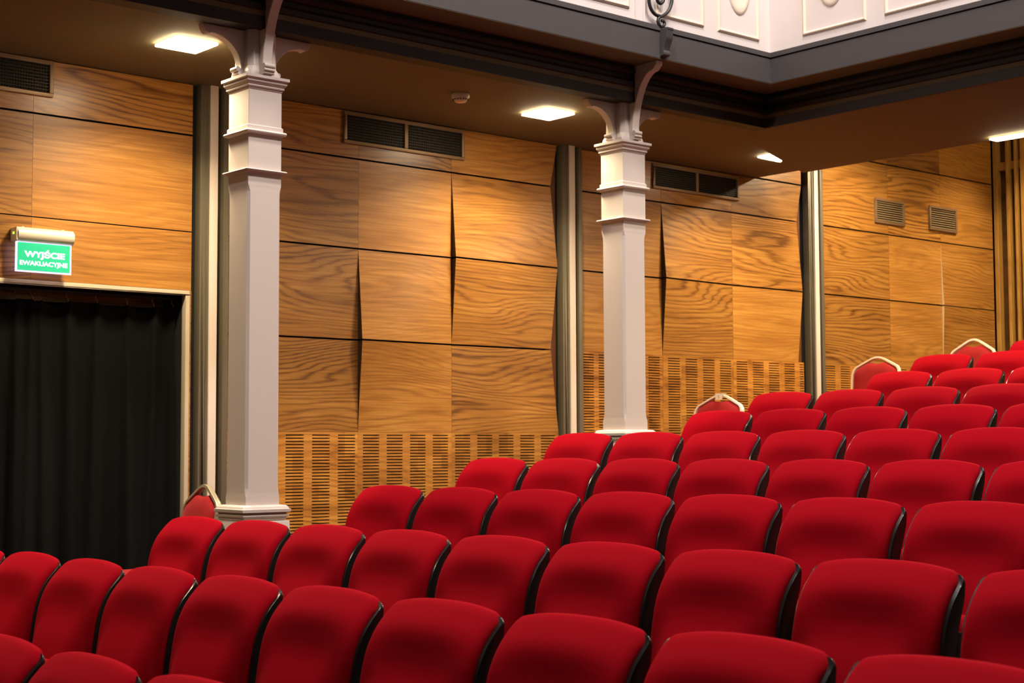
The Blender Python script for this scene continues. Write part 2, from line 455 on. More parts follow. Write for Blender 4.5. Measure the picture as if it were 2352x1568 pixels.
# ------------------------------------------------------------------ back wall: upright battens
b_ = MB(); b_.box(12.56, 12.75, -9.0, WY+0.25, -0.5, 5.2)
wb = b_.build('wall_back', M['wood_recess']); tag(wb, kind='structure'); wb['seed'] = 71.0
m = MB(); yy = 7.796
for wdt, gap in ((0.042, 0.088), (0.030, 0.054), (0.026, 0.036), (0.05, 0.09)):
    m.box(12.49, 12.559, yy-wdt, yy, 0.8, 4.755); yy -= wdt+gap
for k in range(60):
    wdt = (0.030, 0.026, 0.045)[k % 3]; gap = (0.055, 0.036, 0.09)[k % 3]
    m.box(12.49, 12.559, yy-wdt, yy, 0.8, 4.755); yy -= wdt+gap
o = m.build('battens', M['wood_batten'], wb, bevel=0.003, seg=1); o['seed'] = 72.0
m = MB(); m.box(12.52, 12.559, yy, 7.75, 3.99, 4.065); o = m.build('batten_rail', M['wood_batten'], wb); o['seed'] = 73.0

# hall beyond the frame (seen from other places, and it bounces the light)
m = MB(); m.box(-6.2, 12.7, -9.2, -9.0, -0.6, 9.0); o = m.build('wall_right', M['plaster']); tag(o, kind='structure')
m = MB(); m.box(-6.2, -6.0, -9.2, WY+0.25, -0.6, 9.0); o = m.build('wall_front', M['dark']); tag(o, kind='structure')

# ------------------------------------------------------------------ door with its black curtain
d = MB()
d.box(4.283, 4.307, WY-0.012, WY+0.033, 0.0, 2.360); d.box(2.276, 2.300, WY-0.012, WY+0.033, 0.0, 2.360)
d.box(2.276, 4.307, WY-0.012, WY+0.033, 2.360, 2.384)
door = d.build('door_1', M['doorframe'], bevel=0.003); tag(door, kind='structure')
d = MB()
d.box(4.2815, 4.30, WY+0.036, WY+0.52, 0.0, 2.36); d.box(2.28, 2.2995, WY+0.036, WY+0.52, 0.0, 2.36); d.box(2.30, 4.281, WY+0.25, WY+0.52, 2.30, 2.36)
o = d.build('door_jamb', M['wood'], door); o['seed'] = 5.0
d = MB(); d.box(2.2, 4.4, WY+0.52, WY+0.60, 0.0, 2.5); d.build('door_back', M['dark'], door)

HOOKS = [2.42, 2.60, 2.77, 2.93, 3.08, 3.20, 3.345, 3.43, 3.475, 3.63, 3.80, 3.98, 4.14, 4.262]
cur = thing('curtain', 'long pleated black curtain filling the doorway below the green exit sign', 'curtain', (3.29, WY+0.11, 0.30))
def curtain_mesh():
    m = MB(); nx, nz = 260, 46; x0, x1, zt, zb = 2.33, 4.268, 2.292, 0.30
    rng = random.Random(3)
    ph = [(rng.uniform(0, 6.28), rng.uniform(-0.06, 0.05)) for _ in HOOKS]
    pts = []
    for j in range(nz+1):
        v = j/nz; z = zt+(zb-zt)*v
        for i in range(nx+1):
            x = x0+(x1-x0)*i/nx; y = 0.0
            dx = 0.0
            for k, h in enumerate(HOOKS):
                hc = h+ph[k][1]*v*1.2
                wl = 0.018+0.016*v; wr = 0.038+0.03*v
                tt = (x-hc)
                s = math.exp(-(tt/wl)**2) if tt < 0 else math.exp(-(tt/wr)**2)
                y -= (0.030+0.036*min(1, v*3))*s*(0.75+0.25*math.sin(ph[k][0]+3*v))
            y += 0.010*math.sin(x*21+2.0*v)*min(1, v*2) + 0.006*math.sin(x*47+1.5)*v
            if v < 0.045: y -= 0.010
            sag = 0.0
            if v < 0.2:
                for k in range(len(HOOKS)-1):
                    if HOOKS[k] <= x <= HOOKS[k+1]:
                        u = (x-HOOKS[k])/(HOOKS[k+1]-HOOKS[k]); sag = -0.028*math.sin(PI*u)*(1-v/0.2)*((k*7) % 3)/2
            pts.append((x-3.29, y, z+sag-0.30))
    k = nx+1; fs = [(j*k+i, (j+1)*k+i, (j+1)*k+i+1, j*k+i+1) for j in range(nz) for i in range(nx)]
    m.add(pts, fs)
    n = len(pts); m.add([(p[0], p[1]+0.004, p[2]) for p in pts], [(f_[3], f_[2], f_[1], f_[0]) for f_ in fs])
    return m.build('cloth', M['curtain'], cur, smooth=True)
curtain_mesh()
m = MB(); m.box(2.31-3.29, 4.275-3.29, -0.012, 0.012, 2.335-0.30, 2.350-0.30); m.build('rail', M['black_metal'], cur)
for h in HOOKS:
    m = MB(); m.tube([(h-3.29, 0, 2.338-0.3), (h-3.29-0.006, -0.004, 2.322-0.3), (h-3.29+0.004, -0.010, 2.305-0.3), (h-3.29, -0.014, 2.285-0.3)], 0.004, 6)
    m.build('hook', M['frame'], cur, smooth=True)

# ------------------------------------------------------------------ exit sign
sg = thing('exit_sign', 'lit green and white exit sign with rounded housing above the curtained doorway', 'sign', (3.42, WY, 2.50))
m = MB(); pr = []
for i in range(15):
    t = -PI/2 + PI*i/14*0.98
    pr.append((-0.045-0.040*math.cos(t)-0.0, 0.112+0.040*math.sin(t)))
pr = [(-0.001, 0.074), (-0.001, 0.150)] + pr[::-1]
m.prism(pr, 'x', -0.145, 0.163); m.build('housing', M['housing'], sg, smooth=True)
m = MB(); m.box(-0.156, -0.1455, -0.078, -0.002, 0.078, 0.148); m.build('end_cap', M['plastic'], sg, bevel=0.006)
m = MB(); m.box(-0.1575, -0.1562, -0.055, -0.035, 0.112, 0.124); m.build('indicator_light', M['led'], sg)
for sx in (-0.10, 0.12):
    m = MB(); m.lathe([(0.008, 0), (0.008, 0.006), (0.004, 0.009)], (sx, -0.03, 0.1495), 12); m.build('screw', M['plastic'], sg)
m = MB(); m.box(-0.152, 0.154, -0.0640, -0.0560, -0.083, 0.074); pl = m.build('acrylic_edge', M['sign_edge'], sg)
m = MB(); m.box(-0.142, 0.145, -0.0660, -0.0645, -0.074, 0.070); gp = m.build('green_panel', M['sign_green'], sg)
def text_mesh(name, s, cx, cz, w, h, parent, y=-0.0668, off=0.0):
    cu = bpy.data.curves.new(name, 'FONT'); cu.body = s; cu.align_x = 'CENTER'; cu.align_y = 'CENTER'; cu.size = 0.05; cu.extrude = 0.0004; cu.offset = off
    ob = bpy.data.objects.new(name, cu); COL.objects.link(ob)
    dg = bpy.context.evaluated_depsgraph_get(); dg.update()
    me = bpy.data.meshes.new_from_object(ob.evaluated_get(dg))
    bpy.data.objects.remove(ob)
    xs = [v.co.x for v in me.vertices]; ys = [v.co.y for v in me.vertices]
    sx = w/(max(xs)-min(xs)); sy = h/(max(ys)-min(ys)); mx = (max(xs)+min(xs))/2; my = (max(ys)+min(ys))/2
    for v in me.vertices:
        X, Y, Z = v.co; v.co = (cx+(X-mx)*sx, y-Z, cz+(Y-my)*sy)
    me.materials.clear(); me.materials.append(M['sign_white'])
    o = bpy.data.objects.new(name, me); link(o, parent); return o
text_mesh('lettering', 'WYJ\u015aCIE', 0.005, 0.012, 0.222, 0.052, gp, off=0.0020)
text_mesh('lettering', 'EWAKUACYJNE', 0.001, -0.039, 0.262, 0.031, gp, off=0.0015)

# ------------------------------------------------------------------ ventilation grilles in the wall
LAMP = (1.0, 0.83, 0.54)
def vent(x0, x1, z0, z1, label, halves, style='grid'):
    cx, cz = (x0+x1)/2, (z0+z1)/2
    t = thing('air_vent', label, 'vent', (cx, WY, cz), 0, 'wall air vents')
    W_, H_ = (x1-x0)/2, (z1-z0)/2; fw = 0.021
    m = MB()
    m.box(-W_, W_, -0.016, 0, -H_, -H_+fw); m.box(-W_, W_, -0.016, 0, H_-fw, H_)
    m.box(-W_, -W_+fw, -0.016, 0, -H_+fw, H_-fw); m.box(W_-fw, W_, -0.016, 0, -H_+fw, H_-fw)
    m.build('frame', M['frame'], t, bevel=0.003)
    m = MB(); m.box(-W_+fw, W_-fw, -0.0015, 0, -H_+fw, H_-fw); m.build('dark_duct', M['dark'], t)
    spans = [(-W_+fw, W_-fw)]
    if halves == 2:
        m = MB(); m.box(-0.013, 0.013, -0.0165, -0.002, -H_+fw, H_-fw); m.build('mullion', M['frame'], t, bevel=0.002)
        spans = [(-W_+fw, -0.013), (0.013, W_-fw)]
    for a, b in spans:
        m = MB()
        if style == 'grid':
            nz = 9
            for i in range(1, nz):
                z = -H_+fw+(2*H_-2*fw)*i/nz; m.box(a, b, -0.0085, -0.0045, z-0.0016, z+0.0016)
            nx = int((b-a)/0.0145)
            for i in range(1, nx):
                x = a+(b-a)*i/nx; m.box(x-0.0010, x+0.0010, -0.0045, -0.002, -H_+fw, H_-fw)
            m.build('slat_grid', M['slat'], t)
        else:
            nz = 9
            for i in range(nz):
                z = -H_+fw+(2*H_-2*fw)*(i+0.5)/nz
                m.prism([(-0.013, z-0.005), (-0.012, z-0.007), (-0.003, z+0.004), (-0.004, z+0.006)], 'x', a, b)
            m.build('louvres', M['slat_light'], t)
vent(2.56, 3.481, 3.364, 3.560, 'air vent grille above the doorway, at the left edge of the photo', 2)
vent(5.350, 6.294, 3.357, 3.556, 'wide two-part air vent grille high on the wall between the two columns', 2)
vent(8.048, 8.985, 3.364, 3.548, 'wide two-part air vent grille just right of the farther column', 2)
vent(10.700, 11.110, 3.357, 3.566, 'small square louvred air vent, nearer of the two beyond the last pilaster', 1, 'louvre')
vent(11.478, 11.888, 3.366, 3.580, 'small square louvred air vent, closest to the back wall battens', 1, 'louvre')

# ------------------------------------------------------------------ square ceiling lamps and smoke detector
def lamp(x0, x1, y0, y1, z, label, drop=0.020, cut=None, watts=32, spread=136):
    l = bpy.data.lights.new('downlight', 'AREA'); l.shape = 'RECTANGLE'; l.size = (x1-x0)*0.9; l.size_y = (y1-y0)*0.9
    l.energy = watts; l.color = LAMP; l.spread = math.radians(spread)
    lo = bpy.data.objects.new('downlight', l); COL.objects.link(lo); lo.location = ((x0+x1)/2, (y0+y1)/2, z-drop-0.004)
    cx, cy = (x0+x1)/2, (y0+y1)/2
    t = thing('ceiling_light', label, 'ceiling light', (cx, cy, z), 0, 'square lights in the balcony soffit')
    a, b = (x1-x0)/2, (y1-y0)/2
    if cut:      # fixture trimmed where it meets the fold of the rear soffit
        q = [(px-cx, py-cy) for px, py in cut]
        m = MB(); m.prism([(p[0]*1.03, p[1]*1.03) for p in q], 'z', -0.004, 0); m.build('rim', M['lamp_rim'], t)
        m = MB(); m.prism(q, 'z', -drop, -0.0042); m.build('diffuser', M['lamp'], t, bevel=0.004)
        return
    m = MB(); m.box(-a+0.004, a-0.004, -b+0.004, b-0.004, -0.006, 0); m.build('rim', M['lamp_rim'], t)
    m = MB(); m.box(-a, a, -b, b, -drop, -0.0062); m.build('diffuser', M['lamp'], t, bevel=0.006)
lamp(3.725, 3.960, 6.890, 7.125, CZ_, 'square lit ceiling light left of the nearer column', watts=38)
lamp(6.258, 6.493, 6.948, 7.183, CZ_, 'square lit ceiling light left of the farther column, beside the smoke detector')
lamp(8.49, 8.755, 6.965, 7.200, CZ_, 'small lit ceiling light right of the farther column, near the balcony corner', 0.014, [(8.503, 7.192), (8.765, 7.207), (8.750, 7.176), (8.480, 7.064)], watts=24)
lamp(1.20, 1.435, 6.890, 7.125, CZ_, 'square ceiling light in the soffit left of the photo')
lamp(9.10, 9.195, 5.02, 5.700, CZ_-0.0225, 'long thin lit ceiling light at the right edge above the battens', drop=0.016, watts=26, spread=170)
sm = thing('smoke_detector', 'round cream smoke detector on the soffit between the two columns', 'smoke detector', (5.645, 7.02, CZ_))
m = MB(); m.lathe([(0.050, 0), (0.053, -0.004), (0.053, -0.022), (0.050, -0.026), (0.0, -0.026)][:4], (0, 0, 0), 32); m.build('base', M['plastic'], sm, smooth=True)
m = MB(); m.lathe([(0.047, -0.0262), (0.044, -0.034), (0.034, -0.046), (0.030, -0.050), (0.006, -0.051)], (0, 0, 0), 32); m.build('sensor_head', M['plastic'], sm, smooth=True)
m = MB()
for i in range(16):
    a0 = 2*PI*i/16
    m.tube([(0.0445*math.cos(a0+s), 0.0445*math.sin(a0+s), -0.0365) for s in (0.02, 0.12, 0.22)], 0.0028, 5)
m.build('vent_slots', M['dark'], sm)

lamp(10.10, 10.335, 6.90, 7.135, 4.03, 'added unseen fill light on the raised ceiling before the back wall, behind the soffit edge', watts=42, spread=165)  # unseen lamp, added because the last wall bay came out too dark
lamp(9.10, 9.195, 3.50, 4.50, CZ_-0.0225, 'added unseen long thin fill light under the rear balcony, just right of the photo', drop=0.016, watts=60, spread=178)  # unseen strip lamp added to brighten the battens
lamp(9.10, 9.195, 1.60, 2.60, CZ_-0.0225, 'added unseen long thin fill light under the rear balcony, farther right of the photo', drop=0.016, watts=60, spread=178)  # second unseen strip lamp, also added for the battens
lamp(11.86, 12.06, 6.85, 7.05, 4.76, 'added unseen fill light close above the back wall battens, behind the soffit edge', watts=34, spread=88)  # unseen wash from above, added to lift the dark battens
lamp(10.10, 10.335, 4.80, 5.035, 4.03, 'added unseen fill light on the raised ceiling at the right, behind the soffit edge', watts=42, spread=165)  # another hidden lamp added to get more light onto the battens
# ------------------------------------------------------------------ columns with capitals and brackets
def sq(h, c, z): return [(-h, -h+c, z), (-h+c, -h, z), (h-c, -h, z), (h, -h+c, z), (h, h-c, z), (h-c, h, z), (-h+c, h, z), (-h, h-c, z)]
def column(cx, cy, zfloor, zslab, zcb, label):
    """zslab: top of base moulding, zcb: bottom of chamfer"""
    t = thing('column', label, 'column', (cx, cy, zfloor), 0, 'painted columns under the balcony')
    Z = lambda z: z-zfloor
    e = 0.0015
    m = MB(); m.box(-0.132, 0.132, -0.132, 0.132, 0, Z(zslab)-0.075); m.build('pedestal', M['column'], t, bevel=0.004)
    m = MB(); zs = Z(zslab)
    prof = [(0.112, zs-0.0745), (0.120, zs-0.066), (0.120, zs-0.058), (0.128, zs-0.056), (0.130, zs-0.050), (0.128, zs-0.044), (0.118, zs-0.041), (0.126, zs-0.036), (0.136, zs-0.032),
            (0.137, zs-0.018), (0.130, zs-0.016), (0.126, zs-0.006), (0.118, zs), (0.104, zs+0.002)]
    m.stack([sq(h, e, z) for h, z in prof]); m.build('base_moulding', M['column'], t)
    h = 0.0945; zt = Z(2.764); zb = Z(zcb)
    m = MB()
    m.stack([sq(h, e, zs+0.001), sq(h, e, zb-0.035), sq(h-0.0005, 0.007, zb-0.016), sq(h-0.0004, 0.012, zb+0.006), sq(h-0.0005, 0.013, zb+0.03),
             sq(h-0.0005, 0.013, zt-0.03), sq(h-0.0004, 0.012, zt-0.008), sq(h-0.0005, 0.006, zt+0.012), sq(h, e, zt+0.026), sq(h, e, Z(2.852)-0.005), sq(h, e, Z(3.262))])
    m.build('shaft', M['column'], t)
    for zr, kind in ((3.062, 1), (2.866, 2)):
        z = Z(zr); m = MB()
        if kind == 1: pr = [(0.0950, z-0.022), (0.104, z-0.020), (0.112, z-0.016), (0.115, z-0.009), (0.112, z-0.002), (0.104, z+0.001), (0.101, z+0.002), (0.101, z+0.020), (0.0950, z+0.024)]
        else: pr = [(0.0950, z-0.022), (0.100, z-0.018), (0.104, z-0.013), (0.114, z-0.010), (0.117, z-0.005), (0.114, z), (0.0950, z+0.002)]
        m.stack([sq(a, e, q) for a, q in pr]); m.build('ring_moulding', M['column'], t)
    m = MB(); z = Z(3.262)
    pr = [(0.0955, z), (0.098, z+0.004), (0.098, z+0.010), (0.104, z+0.013), (0.106, z+0.018), (0.102, z+0.023), (0.108, z+0.028), (0.114, z+0.036), (0.116, z+0.042), (0.112, z+0.047), (0.118, z+0.052), (0.124, z+0.055), (0.124, z+0.069), (0.118, z+0.071)]
    m.stack([sq(a, e, q) for a, q in pr]); m.build('capital', M['column'], t)
    m = MB(); zc = Z(3.334)
    m.stack([sq(0.092, 0.006, zc), sq(0.090, 0.010, zc+0.02), sq(0.082, 0.022, zc+0.05), sq(0.080, 0.022, Z(CZ_)-0.001)]); m.build('upper_block', M['column'], t)
    # quarter-arch brackets along the wall
    top = Z(CZ_)-0.001
    for s in (-1, 1):
        m = MB(); pts = [(0.078, zc+0.002), (0.112, zc+0.002), (0.112, zc+0.030), (0.098, zc+0.040)]
        for i in range(13):
            a = PI/2*i/12
            pts.append((0.098+0.165*(1-math.cos(a)), zc+0.040+0.150*math.sin(a)))
        pts += [(0.275, top-0.048), (0.292, top-0.040), (0.305, top-0.020), (0.312, top), (0.078, top)]
        m.prism([(s*p[0], p[1]) for p in pts], 'y', -0.026, 0.026)
        m.build('side_bracket', M['column'], t, bevel=0.003, seg=1)
        m = MB()
        for (bx, bz, rr) in ((0.117, zc+0.034, 0.012), (0.108, zc+0.014, 0.009)):
            m.prism([(s*bx+rr*math.cos(2*PI*i/12), bz+rr*math.sin(2*PI*i/12)) for i in range(12)], 'y', -0.030, 0.030)
        m.build('bracket_scroll', M['column'], t, smooth=True)
    # tall bracket reaching forward under the balcony edge
    top2 = Z(3.7855)
    m = MB(); pts = [(-0.078, zc+0.002), (-0.112, zc+0.002), (-0.112, zc+0.012), (-0.122, zc+0.018), (-0.122, zc+0.044), (-0.112, zc+0.052)]
    for i in range(17):
        a = PI/2*i/16
        pts.append((-0.112-0.165*(1-math.cos(a))**0.9, zc+0.052+0.345*math.sin(a)**1.05))
    pts += [(-0.292, top2-0.048), (-0.300, top2-0.034), (-0.312, top2-0.028), (-0.316, top2), (-0.130, top2), (-0.130, Z(CZ_)-0.002), (-0.078, Z(CZ_)-0.002)]
    m.prism(pts, 'x', -0.027, 0.027); m.build('front_bracket', M['column'], t, bevel=0.003, seg=1)
    m = MB()
    for (bx, bz, rr) in ((-0.124, zc+0.046, 0.014), (-0.126, zc+0.026, 0.009), (-0.120, zc+0.012, 0.008)):
        m.prism([(bx+rr*math.cos(2*PI*i/12), bz+rr*math.sin(2*PI*i/12)) for i in range(12)], 'x', -0.030, 0.030)
    m.build('bracket_scroll', M['column'], t, smooth=True)
    # grey console continuing it on the fascia
    m = MB(); z0 = Z(3.800)
    pr = [(-0.3455, Z(3.955)), (-0.3455, z0), (-0.392, z0+0.004), (-0.398, z0+0.020), (-0.390, z0+0.034), (-0.402, z0+0.060), (-0.425, z0+0.090), (-0.440, z0+0.112), (-0.440, z0+0.150), (-0.446, z0+0.154), (-0.446, z0+0.166), (-0.3455, z0+0.166)]
    pr = [(-0.3455+(p[0]+0.3455)*0.62, p[1]) for p in pr[1:]]
    m.prism(pr, 'x', -0.027, 0.027); m.build('fascia_console', M['fascia'], t, bevel=0.002, seg=1)
column(4.030, 6.645, row_floor(4), 1.222, 1.298, 'pale square column with brackets, the nearer one standing beside the doorway')
column(6.606, 6.645, row_floor(7)-0.13, 1.598, 1.686, 'pale square column with brackets, the farther one by the balcony corner')

# wrought-iron scroll standing on the balcony edge
sc_ = thing('iron_scroll', 'black wrought-iron scroll standing on the grey balcony edge above the farther column', 'ornament', (6.572, 6.296, 3.9865))
def S(px, py): return ((px-1516)*0.0034, 0, (57-py)*0.00262)
def smooth_pts(pts, n=6):
    out = []
    for i in range(len(pts)-1):
        p0 = pts[max(i-1, 0)]; p1 = pts[i]; p2 = pts[i+1]; p3 = pts[min(i+2, len(pts)-1)]
        for k in range(n):
            t = k/n
            out.append(tuple(0.5*((2*p1[j]) + (-p0[j]+p2[j])*t + (2*p0[j]-5*p1[j]+4*p2[j]-p3[j])*t*t + (-p0[j]+3*p1[j]-3*p2[j]+p3[j])*t**3) for j in range(3)))
    out.append(pts[-1]); return out
m = MB(); m.tube(smooth_pts([S(1515, 57), S(1513, 49), S(1516, 40), S(1526, 33), S(1538, 21), S(1546, 4), S(1549, -18), S(1545, -42), S(1534, -60), S(1518, -68), S(1500, -62)]), 0.0105, 8)
m.build('stem', M['iron'], sc_, smooth=True)
m = MB(); m.tube(smooth_pts([S(1518, 37), S(1506, 35), S(1497, 27), S(1492, 14), S(1491, 0), S(1494, -18), S(1502, -32), S(1513, -36), S(1524, -30), S(1528, -14), S(1526, 0), S(1519, 7), S(1512, 2), S(1513, -8)]), 0.0105, 8)
m.build('volute', M['iron'], sc_, smooth=True)
m = MB(); m.tube(smooth_pts([S(1514, 52), S(1518, 59), S(1525, 58), S(1529, 52), S(1527, 46), S(1521, 46)]), 0.0095, 8)
m.build('foot_curl', M['iron'], sc_, smooth=True)

# ------------------------------------------------------------------ the red auditorium seats
PROF = [(0, 0), (0.003, 0.006), (0.010, 0.016), (0.026, 0.032), (0.045, 0.052), (0.062, 0.074), (0.077, 0.099), (0.091, 0.130), (0.102, 0.168), (0.111, 0.215), (0.119, 0.27), (0.126, 0.33), (0.133, 0.40), (0.139, 0.46), (0.143, 0.50)]
def prof_x(v):
    if v <= 0: return 0.0
    for (a, b), (c_, d_) in zip(PROF, PROF[1:]):
        if v <= d_: return a+(c_-a)*(v-b)/(d_-b)
    return PROF[-1][0]
def back_x(v):       # rear of the shell, forward-positive
    q = [(-0.004, 0.0), (-0.003, 0.02), (0.002, 0.06), (0.022, 0.11), (0.044, 0.17), (0.062, 0.24), (0.078, 0.33), (0.090, 0.42), (0.100, 0.50)]
    if v <= 0: return -0.004
    for (a, b), (c_, d_) in zip(q, q[1:]):
        if v <= d_: return a+(c_-a)*(v-b)/(d_-b)
    return q[-1][0]
HW = 0.252
def crown(y): 
    u = abs(y)/HW
    return 0.028*(1-u**2.6)
def make_seat():
    """origin on the row's floor below the back corners; faces -X"""
    t = thing('auditorium_seat', 'seat', 'seat')
    zt = TIP
    V = [0, .008, .018, .032, .052, .075, .10, .135, .17, .215, .27, .33, .40, .46, .50]
    RS = 0.015
    ys = [-HW, -HW+0.002, -HW+0.0055, -HW+0.0105] + [-(HW-RS) + 2*(HW-RS)*i/20 for i in range(21)] + [HW-0.0105, HW-0.0055, HW-0.002, HW]
    # shell: a solid curved board, its section the same all across
    rings = []
    for y in ys:
        cz = crown(y); r = []
        a_ = max(0.0, abs(y)-(HW-RS)); vt = RS-math.sqrt(max(0.0, RS*RS-a_*a_))      # rounded upper corners
        for v in [vt+q*(0.5-vt)/0.5 for q in V]: r.append((-prof_x(v), y, zt+cz*max(0, 1-v/0.3)-v))
        for v in [vt+q*(0.5-vt)/0.5 for q in V[::-1]]: r.append((-back_x(v), y, zt+cz*max(0, 1-v/0.3)-v-0.004*(v == vt)))
        rings.append(r)
    m = MB(); m.stack(rings); m.build('back_shell', M['shell'], t, bevel=0.006, seg=3, angle=50)
    # cushion
    m = MB(); ny, nv = 36, 46; CW = HW-0.0105; v0, v1 = -0.005, 0.47; RC = 0.032
    def half_w(v):                    # cushion outline: straight sides, rounded upper corners
        a = RC-(v-v0)
        return CW-(RC-math.sqrt(max(0.0, RC*RC-a*a))) if a > 0 else CW
    def rnd(d, r_): 
        d = min(1.0, max(0.0, d/r_)); return math.sqrt(1-(1-d)**2)
    def fx(y, v):
        u = abs(y)/CW
        dside = half_w(v)-abs(y); a = RC-(v-v0)
        dcor = RC-math.hypot(a, abs(y)-(CW-RC)) if (a > 0 and abs(y) > CW-RC) else 9
        d = min(CW-abs(y), v-v0, v1-v, dcor)
        roll = rnd(d, 0.026)
        soft = rnd(d, 0.10)
        th = 0.024*roll
        bulge = 0.010*math.exp(-((v-0.055)/0.06)**2)*(1-u**2.5)*soft
        hollow = -0.019*math.exp(-((v-0.155)/0.075)**2)*math.exp(-(u/0.72)**4)
        q_ = min(1.0, max(0.0, (u-0.50)/0.44)); fall = 1-q_*q_*(3-2*q_)
        lum = 0.052*math.exp(-((v-0.36)/0.15)**2)*fall*soft
        return -(prof_x(v) + 0.001 + th + bulge + hollow*soft + lum)
    pts = []
    for j in range(nv+1):
        w_ = j/nv; v = v0+(v1-v0)*(w_**1.9)
        hw = half_w(v)
        for i in range(ny+1):
            s = -1+2*i/ny; y = hw*math.sin(s*PI/2)
            pts.append((fx(y, v), y, zt+crown(y)*max(0, 1-max(v, 0)/0.3)-v))
    k = ny+1
    fs = [(j*k+i, j*k+i+1, (j+1)*k+i+1, (j+1)*k+i) for j in range(nv) for i in range(ny)]
    m.add(pts, fs)
    rim = [i for i in range(ny+1)] + [j*k+ny for j in range(1, nv+1)] + [nv*k+i for i in range(ny-1, -1, -1)] + [j*k for j in range(nv-1, 0, -1)]
    inner = []
    for i in rim:
        x, y, z = pts[i]; v = max(0.0, zt+crown(y)*0.8-z)
        inner.append((-(prof_x(max(0, v-0.004))-0.006), y, z))
    q = len(rim)
    m.add([pts[i] for i in rim]+inner, [(i, (i+1) % q, q+(i+1) % q, q+i) for i in range(q)] + [tuple(range(q, 2*q))])
    m.build('backrest_cushion', M['velvet'], t, smooth=True)
    # tipped-up seat
    m = MB(); rings = []
    for i in range(15):
        s = -1+2*i/14; y = 0.245*(1-(1-abs(s))**1.0)*(1 if s > 0 else -1) if False else 0.245*s
        e_ = max(0.0, 1-abs(s)**8)**0.5; e_ = 0.55+0.45*e_
        r = []
        for (px, pz) in ((-0.160, 0.30), (-0.185, 0.275), (-0.225, 0.285), (-0.250, 0.33), (-0.262, 0.42), (-0.262, 0.50), (-0.250, 0.538), (-0.225, 0.550), (-0.200, 0.540), (-0.186, 0.47), (-0.170, 0.38)):
            r.append((-0.212+(px+0.212)*e_, y, 0.42+(pz-0.42)*(0.9+0.1*e_)))
        rings.append(r)
    m.stack(rings); m.build('seat_cushion', M['velvet'], t, smooth=True)
    m = MB(); m.box(-0.275, -0.264, -0.20, 0.20, 0.32, 0.50); m.build('seat_board', M['shell'], t, bevel=0.004)
    for s in (-1, 1):
        m = MB(); m.prism([(-0.25, 0.0), (-0.02, 0.0), (-0.03, 0.02), (-0.10, 0.03), (-0.125, 0.43), (-0.16, 0.45), (-0.19, 0.44), (-0.19, 0.03), (-0.24, 0.02)], 'y', s*0.268-0.006, s*0.268+0.006)
        m.build('leg', M['black_metal'], t)
    return t

ORD = ['first', 'second', 'third', 'fourth', 'fifth', 'sixth', 'seventh', 'eighth', 'ninth', 'tenth', 'eleventh']
ROWNAME = {1: 'front row at the bottom left corner', 2: 'second row from the front', 3: 'third row from the front', 4: 'fourth row from the front', 5: 'fifth row from the front',
           6: 'sixth row from the front', 7: 'seventh row from the front', 8: 'eighth row from the front', 9: 'third row from the back', 10: 'second row from the back', 11: 'last row at the back'}
COUNT = {1: 4, 2: 10, 3: 9, 4: 8, 5: 8, 6: 7, 7: 5, 8: 4, 9: 4, 10: 2, 11: 1}
proto = None
SEATS = {}
for k in range(1, 12):
    X, Y0, Zt = ROWS[k]
    if k == 1: Y0 = 4.025
    if k == 2: Y0 += 0.55
    for j in range(COUNT[k]):
        if proto is None:
            proto = make_seat(); o = proto
        else:
            o = copy_tree(proto)
        dx = 0.0
        if k == 2: dx = -0.010+0.016*(j-4)*0.55*0.6
        o.location = (X + (0.0 if k != 2 else -dx*0), Y0 - j*0.55 + HW, row_floor(k))
        if COUNT[k] == 1:
            lab = 'red velvet seat alone at the right edge in the last row, beside the battens'
        else:
            lab = 'red velvet seat, %s from the left in the %s' % (ORD[j], ROWNAME[k])
        tag(o, lab, 'seat', 'red auditorium seats')
        SEATS[(k, j)] = o

